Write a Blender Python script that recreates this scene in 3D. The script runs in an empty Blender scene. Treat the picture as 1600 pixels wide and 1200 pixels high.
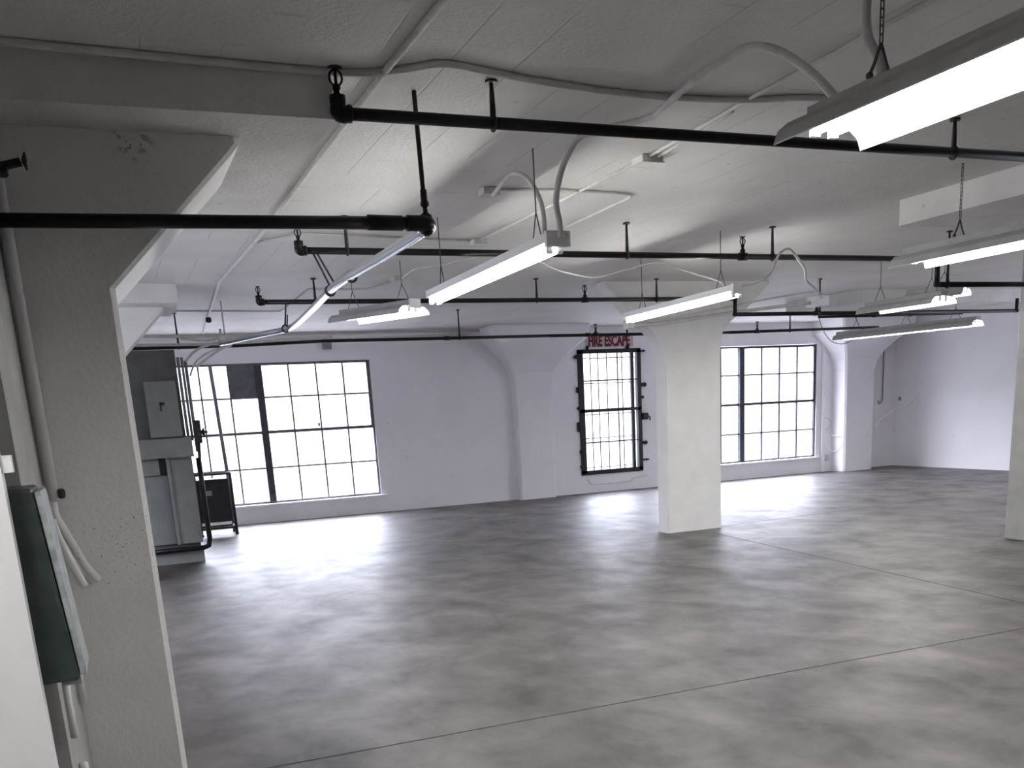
import bpy, bmesh, math, random
from mathutils import Vector, Matrix
random.seed(7)
SC = bpy.context.scene
COL = SC.collection

# ------------------------------------------------------------------ camera
cam_data = bpy.data.cameras.new('camera')
cam = bpy.data.objects.new('camera', cam_data)
COL.objects.link(cam)
SC.camera = cam
cam_data.sensor_fit = 'HORIZONTAL'
cam_data.sensor_width = 36.0
cam_data.lens = 1508.914 / 1600 * 36.0
cam_data.shift_x = (800 - 845.086) / 1600
cam_data.shift_y = (1019.972 - 600) / 1600
cam_data.clip_start = 0.05
cam_data.clip_end = 200
RV = Vector((0.235744, -0.101552, 0.399645))          # rotation vector of the camera
Rm = Matrix.Rotation(RV.length, 3, RV.normalized())
B = Matrix(((1, 0, 0), (0, 0, -1), (0, 1, 0)))
A = B @ Rm
cm = Matrix((( A[0][0], -A[1][0], -A[2][0]),
             ( A[0][1], -A[1][1], -A[2][1]),
             ( A[0][2], -A[1][2], -A[2][2]))).to_4x4()
cm.translation = Vector((0, 0, 1.8))
cam.matrix_world = cm

# ------------------------------------------------------------------ world, exposure
world = bpy.data.worlds.new('world')
SC.world = world
world.use_nodes = True
bg = world.node_tree.nodes['Background']
bg.inputs[0].default_value = (0.84, 0.86, 1.0, 1)
bg.inputs[1].default_value = 1.0
# overcast sky over pale facades: dimmer near the horizon, brighter overhead
_nt = world.node_tree
_tc = _nt.nodes.new('ShaderNodeTexCoord'); _sp = _nt.nodes.new('ShaderNodeSeparateXYZ'); _mr = _nt.nodes.new('ShaderNodeMapRange')
_nt.links.new(_tc.outputs['Generated'], _sp.inputs[0]); _nt.links.new(_sp.outputs['Z'], _mr.inputs['Value'])
_mr.interpolation_type = 'SMOOTHSTEP'
_mr.inputs['From Min'].default_value = 0.08; _mr.inputs['From Max'].default_value = 0.35
_mr.inputs['To Min'].default_value = 1.5; _mr.inputs['To Max'].default_value = 9.0
_nt.links.new(_mr.outputs['Result'], bg.inputs[1])
SC.view_settings.view_transform = 'Standard'
SC.view_settings.look = 'None'
SC.view_settings.exposure = 1.6
SC.view_settings.gamma = 1.0
SC.view_settings.use_curve_mapping = False
SC.cycles.max_bounces = 10
SC.cycles.diffuse_bounces = 6
SC.cycles.glossy_bounces = 4
SC.cycles.transparent_max_bounces = 12
TUBE = 21.0

H = 3.3          # ceiling
ZD = 3.1         # underside of the drop panels
YW = 18.3        # window wall
XR = 17.0
XL = -0.6
YB = -12.0
XLL = -3.4

def portal(name, x, z, w, h):
    l = bpy.data.lights.new(name, 'AREA'); l.shape = 'RECTANGLE'; l.size = w; l.size_y = h
    l.cycles.is_portal = True
    o = bpy.data.objects.new(name, l); COL.objects.link(o)
    o.location = (x, YW + 0.3, z); o.rotation_euler = (math.radians(-90), 0, 0)
def portal_left(y, z, w, h):
    l = bpy.data.lights.new('daylight_portal', 'AREA'); l.shape = 'RECTANGLE'; l.size = h; l.size_y = w; l.cycles.is_portal = True
    o = bpy.data.objects.new('daylight_portal', l); COL.objects.link(o)
    o.location = (XLL - .25, y, z); o.rotation_euler = (0, math.radians(-90), 0)
portal_left(9.3, 1.65, 4.2, 2.5)
def portal_right(y, z, w, h):
    l = bpy.data.lights.new('daylight_portal', 'AREA'); l.shape = 'RECTANGLE'; l.size = h; l.size_y = w; l.cycles.is_portal = True
    o = bpy.data.objects.new('daylight_portal', l); COL.objects.link(o)
    o.location = (XR + .25, y, z); o.rotation_euler = (0, math.radians(90), 0)
portal_right(7.0, 1.65, 9.0, 2.5)
portal('daylight_portal', 2.51, 1.57, 4.0, 2.5)
portal('daylight_portal', 9.46, 1.6, 1.4, 2.5)
portal('daylight_portal', 12.7, 1.6, 4.0, 2.5)

# ------------------------------------------------------------------ materials
def mat(name, col, rough=0.5, metal=0.0, spec=0.5):
    m = bpy.data.materials.new(name); m.use_nodes = True
    p = m.node_tree.nodes['Principled BSDF']
    p.inputs['Base Color'].default_value = (*col, 1)
    p.inputs['Roughness'].default_value = rough
    p.inputs['Metallic'].default_value = metal
    p.inputs['Specular IOR Level'].default_value = spec
    return m
def N(m, t, **kw):
    n = m.node_tree.nodes.new(t)
    for k, v in kw.items(): setattr(n, k, v)
    return n
def L(m, a, b): m.node_tree.links.new(a, b)
def painted(name, c1, c2, scale=3.0, bump=0.15, rough=0.6, detail=6, spots=0.0, seams=False, spec=0.3):
    """painted concrete: slow mottling, fine grain bump, optional dirt specks and board seams"""
    m = mat(name, c1, rough, 0, spec)
    p = m.node_tree.nodes['Principled BSDF']
    g = N(m, 'ShaderNodeNewGeometry')
    n1 = N(m, 'ShaderNodeTexNoise'); n1.inputs['Scale'].default_value = scale; n1.inputs['Detail'].default_value = detail
    L(m, g.outputs['Position'], n1.inputs['Vector'])
    r = N(m, 'ShaderNodeValToRGB')
    r.color_ramp.elements[0].position = 0.35; r.color_ramp.elements[0].color = (*c2, 1)
    r.color_ramp.elements[1].position = 0.62; r.color_ramp.elements[1].color = (*c1, 1)
    L(m, n1.outputs['Fac'], r.inputs['Fac'])
    last = r.outputs['Color']
    n2 = N(m, 'ShaderNodeTexNoise'); n2.inputs['Scale'].default_value = 45; n2.inputs['Detail'].default_value = 4
    L(m, g.outputs['Position'], n2.inputs['Vector'])
    hgt = n2.outputs['Fac']
    def dark(fac_out, col, last):
        mx = N(m, 'ShaderNodeMix', data_type='RGBA'); L(m, fac_out, mx.inputs['Factor'])
        L(m, last, mx.inputs[6]); mx.inputs[7].default_value = (*col, 1)
        return mx.outputs[2]
    if spots:
        v = N(m, 'ShaderNodeTexVoronoi'); v.inputs['Scale'].default_value = 2.6
        L(m, g.outputs['Position'], v.inputs['Vector'])
        s = N(m, 'ShaderNodeMapRange'); s.inputs['From Min'].default_value = 0.035; s.inputs['From Max'].default_value = 0.05
        s.inputs['To Min'].default_value = spots; s.inputs['To Max'].default_value = 0
        L(m, v.outputs['Distance'], s.inputs['Value'])
        last = dark(s.outputs['Result'], (0.2, 0.18, 0.16), last)
    if seams:
        # form boards run along Y: thin broken seam every 0.3 m
        sx = N(m, 'ShaderNodeSeparateXYZ'); L(m, g.outputs['Position'], sx.inputs[0])
        nz = N(m, 'ShaderNodeTexNoise'); nz.inputs['Scale'].default_value = 1.3
        L(m, g.outputs['Position'], nz.inputs['Vector'])
        md = N(m, 'ShaderNodeMath', operation='PINGPONG'); md.inputs[1].default_value = 0.16
        L(m, sx.outputs['X'], md.inputs[0])
        mr = N(m, 'ShaderNodeMapRange'); mr.inputs['From Min'].default_value = 0.0; mr.inputs['From Max'].default_value = 0.008
        mr.inputs['To Min'].default_value = 1; mr.inputs['To Max'].default_value = 0
        L(m, md.outputs[0], mr.inputs['Value'])
        br = N(m, 'ShaderNodeMapRange'); br.inputs['From Min'].default_value = 0.48; br.inputs['From Max'].default_value = 0.6
        L(m, nz.outputs['Fac'], br.inputs['Value'])
        mu = N(m, 'ShaderNodeMath', operation='MULTIPLY'); L(m, mr.outputs['Result'], mu.inputs[0]); L(m, br.outputs['Result'], mu.inputs[1])
        mu2 = N(m, 'ShaderNodeMath', operation='MULTIPLY'); L(m, mu.outputs[0], mu2.inputs[0]); mu2.inputs[1].default_value = 0.35
        last = dark(mu2.outputs[0], (0.25, 0.24, 0.22), last)
        # short streaks across the boards
        mp = N(m, 'ShaderNodeMapping'); mp.inputs['Scale'].default_value = (1.6, 14, 1)
        L(m, g.outputs['Position'], mp.inputs[0])
        ns = N(m, 'ShaderNodeTexNoise'); ns.inputs['Scale'].default_value = 1.2; ns.inputs['Detail'].default_value = 3
        L(m, mp.outputs[0], ns.inputs['Vector'])
        ms = N(m, 'ShaderNodeMapRange'); ms.inputs['From Min'].default_value = 0.66; ms.inputs['From Max'].default_value = 0.74
        ms.inputs['To Max'].default_value = 0.4
        L(m, ns.outputs['Fac'], ms.inputs['Value'])
        last = dark(ms.outputs['Result'], (0.35, 0.33, 0.3), last)
        su = N(m, 'ShaderNodeMath', operation='SUBTRACT'); L(m, hgt, su.inputs[0]); L(m, mu.outputs[0], su.inputs[1])
        hgt = su.outputs[0]
    L(m, last, p.inputs['Base Color'])
    b = N(m, 'ShaderNodeBump'); b.inputs['Strength'].default_value = bump; b.inputs['Distance'].default_value = 0.02
    L(m, hgt, b.inputs['Height']); L(m, b.outputs['Normal'], p.inputs['Normal'])
    return m

M = {}
M['wall'] = painted('painted_wall', (0.92, 0.905, 0.93), (0.89, 0.875, 0.905), 2.0, 0.2, 0.6, spots=0.25)
M['ceiling'] = painted('painted_ceiling', (0.76, 0.745, 0.72), (0.68, 0.665, 0.64), 1.3, 0.3, 0.6, spots=0.3, seams=True)
M['drop'] = painted('painted_drop_panel', (0.74, 0.73, 0.71), (0.62, 0.61, 0.59), 2.2, 0.3, 0.65, spots=0.35)
M['column'] = painted('painted_column', (0.82, 0.815, 0.79), (0.77, 0.765, 0.745), 3.0, 0.2, 0.55, spots=0.45)
M['shadeenamel'] = painted('shade_grey_enamel', (0.46, 0.46, 0.45), (0.40, 0.40, 0.39), 8, 0.03, 0.5)  # reflector backs and housings: their shade is put into this grey
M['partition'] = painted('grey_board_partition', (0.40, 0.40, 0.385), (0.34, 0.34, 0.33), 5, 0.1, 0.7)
M['stub'] = painted('dark_grey_wall', (0.17, 0.175, 0.175), (0.13, 0.135, 0.135), 3, 0.1, 0.6)
M['white'] = painted('white_enamel', (0.86, 0.86, 0.87), (0.84, 0.84, 0.85), 8, 0.02, 0.4)
M['conduit'] = painted('painted_conduit', (0.70, 0.685, 0.66), (0.60, 0.585, 0.56), 12, 0.05, 0.5)
M['black'] = painted('black_pipe_paint', (0.006, 0.006, 0.007), (0.012, 0.011, 0.011), 20, 0.05, 0.35, spec=0.3)
M['rod'] = painted('dark_rod', (0.02, 0.018, 0.018), (0.05, 0.045, 0.04), 20, 0.05, 0.5)
M['steel'] = painted('dark_sash_steel', (0.05, 0.05, 0.06), (0.08, 0.08, 0.09), 10, 0.05, 0.5)
M['sash'] = painted('grey_sash_steel', (0.13, 0.13, 0.14), (0.2, 0.2, 0.21), 10, 0.05, 0.5)
M['sheenpipe'] = mat('pale_sheen_pipe', (0.62, 0.64, 0.68), 0.22, 0.9)  # black glossy pipe; the window sheen on it is put into pale metal
M['wire'] = mat('hanger_wire', (0.12, 0.11, 0.1), 0.5, 0.6)
M['greypanel'] = painted('grey_cabinet_paint', (0.25, 0.26, 0.262), (0.21, 0.22, 0.222), 5, 0.05, 0.5)
M['green'] = painted('green_grey_box', (0.035, 0.048, 0.045), (0.05, 0.064, 0.06), 14, 0.1, 0.35)
M['greenlid'] = painted('worn_grey_lid', (0.42, 0.46, 0.47), (0.25, 0.28, 0.28), 18, 0.1, 0.4)
M['darkcart'] = painted('dark_blue_grey_panel', (0.018, 0.02, 0.027), (0.03, 0.032, 0.04), 10, 0.05, 0.5)
M['pane_dark'] = painted('grey_board', (0.14, 0.14, 0.16), (0.18, 0.18, 0.2), 9, 0.05, 0.8)
M['red'] = painted('red_letter_paint', (0.13, 0.012, 0.022), (0.2, 0.03, 0.035), 30, 0.02, 0.5)
M['plate'] = painted('pale_sign_plate', (0.62, 0.52, 0.52), (0.56, 0.48, 0.48), 12, 0.02, 0.6)
M['cord'] = mat('white_cord', (0.95, 0.95, 0.94), 0.4)
M['greycord'] = mat('grey_cord', (0.22, 0.22, 0.22), 0.5)

def smudge(m, c, r, col, sc=22, lo=0.5):
    p = m.node_tree.nodes['Principled BSDF']; src = p.inputs['Base Color'].links[0].from_socket
    g = N(m, 'ShaderNodeNewGeometry'); n = N(m, 'ShaderNodeTexNoise'); n.inputs['Scale'].default_value = sc; n.inputs['Detail'].default_value = 2
    L(m, g.outputs['Position'], n.inputs['Vector'])
    d = N(m, 'ShaderNodeVectorMath', operation='DISTANCE'); L(m, g.outputs['Position'], d.inputs[0]); d.inputs[1].default_value = c
    f = N(m, 'ShaderNodeMapRange'); f.inputs['From Min'].default_value = 0; f.inputs['From Max'].default_value = r; f.inputs['To Min'].default_value = 1; f.inputs['To Max'].default_value = 0
    L(m, d.outputs['Value'], f.inputs['Value'])
    k = N(m, 'ShaderNodeMapRange'); k.inputs['From Min'].default_value = lo; k.inputs['From Max'].default_value = lo + .05
    L(m, n.outputs['Fac'], k.inputs['Value'])
    q = N(m, 'ShaderNodeMath', operation='MULTIPLY'); L(m, f.outputs['Result'], q.inputs[0]); L(m, k.outputs['Result'], q.inputs[1])
    x = N(m, 'ShaderNodeMix', data_type='RGBA'); L(m, q.outputs[0], x.inputs['Factor']); L(m, src, x.inputs[6]); x.inputs[7].default_value = (*col, 1)
    L(m, x.outputs[2], p.inputs['Base Color'])
smudge(M['column'], (0.27, 5.12, 3.06), 0.11, (0.10, 0.09, 0.085), 26, .52)
smudge(M['column'], (-0.05, 5.12, 1.25), 0.35, (0.10, 0.09, 0.08), 75, .64)
def tube_mat():
    m = bpy.data.materials.new('lit_tube'); m.use_nodes = True
    nt = m.node_tree; nt.nodes.clear()
    e = nt.nodes.new('ShaderNodeEmission'); e.inputs[0].default_value = (1.0, 0.985, 0.95, 1); e.inputs[1].default_value = TUBE
    o = nt.nodes.new('ShaderNodeOutputMaterial'); nt.links.new(e.outputs[0], o.inputs[0]); return m
M['tube'] = tube_mat()
def glass_mat():
    m = bpy.data.materials.new('window_glass'); m.use_nodes = True
    nt = m.node_tree; nt.nodes.clear()
    t = nt.nodes.new('ShaderNodeBsdfTransparent'); t.inputs[0].default_value = (0.96, 0.97, 0.98, 1)
    g = nt.nodes.new('ShaderNodeBsdfGlossy'); g.inputs['Roughness'].default_value = 0.03
    x = nt.nodes.new('ShaderNodeMixShader'); x.inputs[0].default_value = 0.06
    o = nt.nodes.new('ShaderNodeOutputMaterial')
    nt.links.new(t.outputs[0], x.inputs[1]); nt.links.new(g.outputs[0], x.inputs[2]); nt.links.new(x.outputs[0], o.inputs[0]); return m
M['glass'] = glass_mat()

def floor_mat():
    m = mat('sealed_concrete', (0.2, 0.19, 0.18), 0.3, 0, 0.45)
    p = m.node_tree.nodes['Principled BSDF']
    g = N(m, 'ShaderNodeNewGeometry')
    mp = N(m, 'ShaderNodeMapping'); mp.inputs['Scale'].default_value = (1.0, 0.8, 1)
    L(m, g.outputs['Position'], mp.inputs[0])
    a = N(m, 'ShaderNodeTexNoise'); a.inputs['Scale'].default_value = 1.9; a.inputs['Detail'].default_value = 9; a.inputs['Roughness'].default_value = 0.62
    a.inputs['Distortion'].default_value = 0.25
    L(m, mp.outputs[0], a.inputs['Vector'])
    r = N(m, 'ShaderNodeValToRGB'); e = r.color_ramp.elements
    e[0].position = 0.33; e[0].color = (0.045, 0.039, 0.037, 1)
    e[1].position = 0.68; e[1].color = (0.155, 0.14, 0.134, 1)
    k = r.color_ramp.elements.new(0.5); k.color = (0.10, 0.09, 0.086, 1)
    L(m, a.outputs['Fac'], r.inputs['Fac'])
    # dark specks and rubber marks
    v = N(m, 'ShaderNodeTexNoise'); v.inputs['Scale'].default_value = 5.5; v.inputs['Detail'].default_value = 3; v.inputs['Roughness'].default_value = 0.4
    L(m, g.outputs['Position'], v.inputs['Vector'])
    mr = N(m, 'ShaderNodeMapRange'); mr.inputs['From Min'].default_value = 0.7; mr.inputs['From Max'].default_value = 0.78; mr.inputs['To Max'].default_value = 0.65
    L(m, v.outputs['Fac'], mr.inputs['Value'])
    mx = N(m, 'ShaderNodeMix', data_type='RGBA'); L(m, mr.outputs['Result'], mx.inputs['Factor'])
    L(m, r.outputs['Color'], mx.inputs[6]); mx.inputs[7].default_value = (0.04, 0.036, 0.034, 1)
    # oval scuff ring on the floor
    pos = N(m, 'ShaderNodeVectorMath', operation='DISTANCE'); L(m, g.outputs['Position'], pos.inputs[0]); pos.inputs[1].default_value = (5.48, 7.28, 0)
    ab = N(m, 'ShaderNodeMath', operation='SUBTRACT'); L(m, pos.outputs['Value'], ab.inputs[0]); ab.inputs[1].default_value = 0.17
    ab2 = N(m, 'ShaderNodeMath', operation='ABSOLUTE'); L(m, ab.outputs[0], ab2.inputs[0])
    rg = N(m, 'ShaderNodeMapRange'); rg.inputs['From Min'].default_value = 0.003; rg.inputs['From Max'].default_value = 0.012; rg.inputs['To Min'].default_value = 0.7; rg.inputs['To Max'].default_value = 0
    L(m, ab2.outputs[0], rg.inputs['Value'])
    mx2 = N(m, 'ShaderNodeMix', data_type='RGBA'); L(m, rg.outputs['Result'], mx2.inputs['Factor'])
    L(m, mx.outputs[2], mx2.inputs[6]); mx2.inputs[7].default_value = (0.05, 0.046, 0.044, 1)
    L(m, mx2.outputs[2], p.inputs['Base Color'])
    rr = N(m, 'ShaderNodeMapRange'); rr.inputs['From Min'].default_value = 0.3; rr.inputs['From Max'].default_value = 0.7
    rr.inputs['To Min'].default_value = 0.52; rr.inputs['To Max'].default_value = 0.42
    L(m, a.outputs['Fac'], rr.inputs['Value']); L(m, rr.outputs['Result'], p.inputs['Roughness'])
    b = N(m, 'ShaderNodeBump'); b.inputs['Strength'].default_value = 0.03; b.inputs['Distance'].default_value = 0.03
    c = N(m, 'ShaderNodeTexNoise'); c.inputs['Scale'].default_value = 3.5; c.inputs['Detail'].default_value = 5
    L(m, g.outputs['Position'], c.inputs['Vector'])
    L(m, c.outputs['Fac'], b.inputs['Height']); L(m, b.outputs['Normal'], p.inputs['Normal'])
    return m
M['floor'] = floor_mat()
M['joint'] = mat('joint_grime', (0.035, 0.03, 0.028), 0.7)

# ------------------------------------------------------------------ mesh helpers
def BM(): return bmesh.new()
def box(bm, x0, x1, y0, y1, z0, z1, bevel=0.0):
    r = bmesh.ops.create_cube(bm, size=1.0)
    vs = r['verts']
    for v in vs:
        v.co = Vector(((x0 + x1) / 2 + v.co.x * (x1 - x0), (y0 + y1) / 2 + v.co.y * (y1 - y0), (z0 + z1) / 2 + v.co.z * (z1 - z0)))
    if bevel:
        es = list({e for v in vs for e in v.link_edges})
        bmesh.ops.bevel(bm, geom=es, offset=bevel, segments=2, profile=0.5, affect='EDGES')
def frame_axes(t):
    up = Vector((0, 0, 1)) if abs(t.z) < 0.95 else Vector((1, 0, 0))
    u = t.cross(up).normalized(); return u, u.cross(t).normalized()
def tube(bm, pts, r, seg=12, smooth=0, cap=True):
    P = [Vector(p) for p in pts]
    if smooth and len(P) > 2:
        Q = []
        E = [P[0] * 2 - P[1]] + P + [P[-1] * 2 - P[-2]]
        for i in range(1, len(E) - 2):
            for k in range(smooth):
                t = k / smooth
                a, b, c, d = E[i - 1], E[i], E[i + 1], E[i + 2]
                Q.append(0.5 * ((2 * b) + (c - a) * t + (2 * a - 5 * b + 4 * c - d) * t * t + (3 * b - a - 3 * c + d) * t ** 3))
        Q.append(P[-1]); P = Q
    n = len(P); rings = []
    T = [(P[min(i + 1, n - 1)] - P[max(i - 1, 0)]).normalized() for i in range(n)]
    u, w = frame_axes(T[0])
    for i in range(n):
        if i:
            q = T[i - 1].rotation_difference(T[i]); u = q @ u; w = q @ w
        rr = r[i] if isinstance(r, (list, tuple)) else r
        rings.append([bm.verts.new(P[i] + (u * math.cos(2 * math.pi * k / seg) + w * math.sin(2 * math.pi * k / seg)) * rr) for k in range(seg)])
    for i in range(n - 1):
        for k in range(seg):
            f = bm.faces.new((rings[i][k], rings[i][(k + 1) % seg], rings[i + 1][(k + 1) % seg], rings[i + 1][k])); f.smooth = True
    if cap:
        bm.faces.new(rings[0][::-1]); bm.faces.new(rings[-1])
def lathe(bm, c, prof, seg=16, axis='Z'):
    """prof: list of (radius, height along axis)"""
    rings = []
    for r, h in prof:
        ring = []
        for k in range(seg):
            a = 2 * math.pi * k / seg
            v = {'Z': (r * math.cos(a), r * math.sin(a), h), 'X': (h, r * math.cos(a), r * math.sin(a)), 'Y': (r * math.sin(a), h, r * math.cos(a))}[axis]
            ring.append(bm.verts.new(Vector(c) + Vector(v)))
        rings.append(ring)
    for i in range(len(rings) - 1):
        for k in range(seg):
            f = bm.faces.new((rings[i][k], rings[i][(k + 1) % seg], rings[i + 1][(k + 1) % seg], rings[i + 1][k])); f.smooth = True
    bm.faces.new(rings[0][::-1]); bm.faces.new(rings[-1])
def obj(name, bm, m, parent=None):
    bmesh.ops.recalc_face_normals(bm, faces=bm.faces[:])
    me = bpy.data.meshes.new(name); bm.to_mesh(me); bm.free()
    me.materials.append(M[m])
    o = bpy.data.objects.new(name, me); COL.objects.link(o)
    if parent is not None:
        o.parent = parent
        o.matrix_parent_inverse = Matrix.Translation(-parent.location) if False else parent_inv(parent)
    return o
def parent_inv(p):
    m = Matrix.LocRotScale(p.location, p.rotation_euler, p.scale)
    q = p
    mats = m
    while q.parent is not None:
        q = q.parent
        mats = Matrix.LocRotScale(q.location, q.rotation_euler, q.scale) @ mats
    return mats.inverted() if p.parent is None else Matrix.Identity(4)
def thing(name, label, cat, loc=(0, 0, 0), group=None):
    o = bpy.data.objects.new(name, None); COL.objects.link(o); o.location = loc
    o.empty_display_size = 0.2
    o['label'] = label; o['category'] = cat
    if group: o['group'] = group
    return o
def tag(o, label, cat, group=None):
    o['label'] = label; o['category'] = cat
    if group: o['group'] = group
    return o
def struct(name, bm, m):
    o = obj(name, bm, m); o['kind'] = 'structure'; return o
def sempty(name, loc):
    o = bpy.data.objects.new(name, None); COL.objects.link(o); o.location = loc; o['kind'] = 'structure'; return o

# ------------------------------------------------------------------ room shell
b = BM(); box(b, XLL - .2, XR + .2, YB - .2, YW + .3, -0.2, 0); struct('floor', b, 'floor')
b = BM(); box(b, XLL - .2, XR + .2, YB - .2, YW + .3, H, H + 0.25); struct('ceiling', b, 'ceiling')
W1 = (0.5, 4.52, 0.34, 2.80); FE = (8.78, 10.18, 0.40, 2.84); W2 = (10.68, 14.72, 0.36, 2.83)
b = BM()
box(b, XLL - .2, XR + .2, YW, YW + .25, 0, W1[2]); box(b, XLL - .2, XR + .2, YW, YW + .25, W2[3] + .01, H)
xs = [XLL - .2, W1[0], W1[1], FE[0], FE[1], W2[0], W2[1], XR + .2]
for i in range(0, 8, 2): box(b, xs[i], xs[i + 1], YW, YW + .25, W1[2], W2[3] + .01)
box(b, W1[0], W1[1], YW, YW + .25, W1[3], W2[3] + .01)
box(b, FE[0], FE[1], YW, YW + .25, W1[2], FE[2])
struct('wall_back', b, 'wall')
b = BM(); box(b, XR, XR + .2, YB - .2, 2.5, 0, H); box(b, XR, XR + .2, 11.5, YW, 0, H); box(b, XR, XR + .2, 2.5, 11.5, 0, .4); box(b, XR, XR + .2, 2.5, 11.5, 2.9, H); struct('wall_right', b, 'wall')
b = BM(); box(b, XLL - .2, XR, YB - .2, YB, 0, H); struct('wall_front', b, 'wall')
b = BM(); box(b, XLL - .2, XLL, YB, 7.2, 0, H); box(b, XLL - .2, XLL, 11.4, YW, 0, H); box(b, XLL - .2, XLL, 7.2, 11.4, 0, .4); box(b, XLL - .2, XLL, 7.2, 11.4, 2.9, H); struct('wall_left', b, 'wall')
# partition beside the near column; its end faces the camera
b = BM(); box(b, -0.45, -0.335, 4.02, 5.11, 0, 2.95); struct('wall_partition', b, 'partition')
b = BM()
box(b, -2.4, -0.352, 3.62, 3.70, 0, 2.9)
box(b, -0.352, -0.318, 3.63, 3.68, 1.68, 1.735)
struct('trim_1', b, 'white')
b = BM(); box(b, XLL, XL, 6.6, 6.8, 0, H); struct('wall_cross', b, 'wall')
# low ledge in front of the first window
b = BM(); box(b, 0.4, 4.62, YW - .06, YW - .002, 0.285, 0.335, .01); struct('trim_2', b, 'wall')
b = BM(); box(b, 10.6, 14.82, YW - .06, YW - .002, 0.305, 0.355, .01); struct('trim_3', b, 'wall')
b = BM(); box(b, 14.86, 14.94, YW - .05, YW - .002, 0.0, 3.1, .01); struct('trim_4', b, 'wall')
# floor joints: saw cuts filled with grime
def joint(n, a, c, w=0.012):
    a = Vector(a); c = Vector(c); d = (c - a).normalized(); s = Vector((-d.y, d.x, 0)) * w / 2
    bm = BM(); top = []; 
    lo = [a - s, a + s, c + s, c - s]
    v0 = [bm.verts.new((p.x, p.y, 0.0005)) for p in lo]; v1 = [bm.verts.new((p.x, p.y, 0.0015)) for p in lo]
    bm.faces.new(v1); bm.faces.new(v0[::-1])
    for i in range(4): bm.faces.new((v0[i], v0[(i + 1) % 4], v1[(i + 1) % 4], v1[i]))
    struct(n, bm, 'joint')
joint('trim_5', (-0.3, 5.08, 0), (XR, 5.10, 0), 0.010)
joint('trim_6', (7.35, 11.3, 0), (6.55, 3.6, 0), 0.012)
joint('trim_7', (7.75, 11.75, 0), (XR, 12.5, 0), 0.012)

# ------------------------------------------------------------------ columns
def oct_ring(cx, cy, hx, hy, ch, z):
    return [(cx + hx, cy + hy - ch, z), (cx + hx - ch, cy + hy, z), (cx - hx + ch, cy + hy, z), (cx - hx, cy + hy - ch, z),
            (cx - hx, cy - hy + ch, z), (cx - hx + ch, cy - hy, z), (cx + hx - ch, cy - hy, z), (cx + hx, cy - hy + ch, z)]
def loft(bm, rings, smooth=False):
    R = [[bm.verts.new(p) for p in r] for r in rings]
    for i in range(len(R) - 1):
        n = len(R[i])
        for k in range(n):
            f = bm.faces.new((R[i][k], R[i][(k + 1) % n], R[i + 1][(k + 1) % n], R[i + 1][k])); f.smooth = smooth
    bm.faces.new(R[0][::-1]); bm.faces.new(R[-1])
def column(label, x0, x1, y0, y1, ch, profL, profR, drop, front_ch=None):
    """oblong pier whose head flares only sideways; prof: (z, outward offset)"""
    cx, cy = (x0 + x1) / 2, (y0 + y1) / 2
    t = thing('concrete_column', label, 'column', (cx, cy, 0))
    def ring(z, l, r):
        return [(x1 + r, y1 - ch, z), (x1 + r - ch, y1, z), (x0 - l + ch, y1, z), (x0 - l, y1 - ch, z),
                (x0 - l, y0 + ch, z), (x0 - l + ch, y0, z), (x1 + r - ch, y0, z), (x1 + r, y0 + ch, z)]
    zs = profL[0][0]
    bm = BM(); loft(bm, [ring(0, 0, 0), ring(1.2, 0, 0), ring(zs, 0, 0)]); obj('shaft', bm, 'column', t)
    bm = BM(); rr = [ring(zl, l, r) for (zl, l), (zr, r) in zip(profL, profR)]
    rr.append(ring((ZD if drop else H) - .001, profL[-1][1], profR[-1][1])); loft(bm, rr); obj('capital', bm, 'column', t)
    if drop:
        bm = BM(); box(bm, drop[0], drop[1], drop[2], drop[3], ZD, H - .001); obj('drop_panel', bm, 'drop', t)
    return t
PN = [(2.43, 0), (2.60, .17), (2.80, .37), (3.03, .60), (3.07, .635)]
PFL = [(2.20, 0), (2.35, .02), (2.45, .045), (2.55, .09), (2.62, .135), (2.68, .20), (2.73, .28), (2.80, .37), (2.90, .48), (3.04, .62), (3.27, .86)]
PFR = [(2.20, 0), (2.35, 0), (2.45, .005), (2.55, .015), (2.62, .03), (2.68, .06), (2.73, .10), (2.80, .19), (2.90, .35), (3.04, .56), (3.27, .80)]
column('nearest white oblong concrete column with sideways flared head at the left', -0.70, 0.105, 5.12, 6.0, .025, PN, PN, (-1.64, 1.12, 4.76, 7.6))
column('white oblong concrete column standing free in the middle of the floor', 6.87, 7.745, 11.64, 11.92, .02, PFL, PFR, None)
column('partly hidden white concrete column behind the nearest column, beside the electrical cabinets', -0.70, 0.09, 12.2, 12.6, .025, PN, PN, (-1.64, .86, 11.8, 13.2))
b = BM(); box(b, 6.25, 8.7, 3.6, 6.75, ZD, H - .001); struct('trim_9', b, 'drop')
# pier at the right edge of the picture
t = thing('concrete_pier', 'concrete pier, shade put into its grey colour, cut off by the right edge of the picture', 'column', (9.93, 7.9, 0))
bm = BM(); box(bm, 9.48, 10.1, 7.2, 8.33, 0, H - .002, .02); obj('shaft', bm, 'partition', t)  # grey material carries the shade on the pier
# beam over the right bay
b = BM(); box(b, 10.9, XR, 12.6, 14.4, ZD, H - .001); struct('trim_8', b, 'drop')

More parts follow.
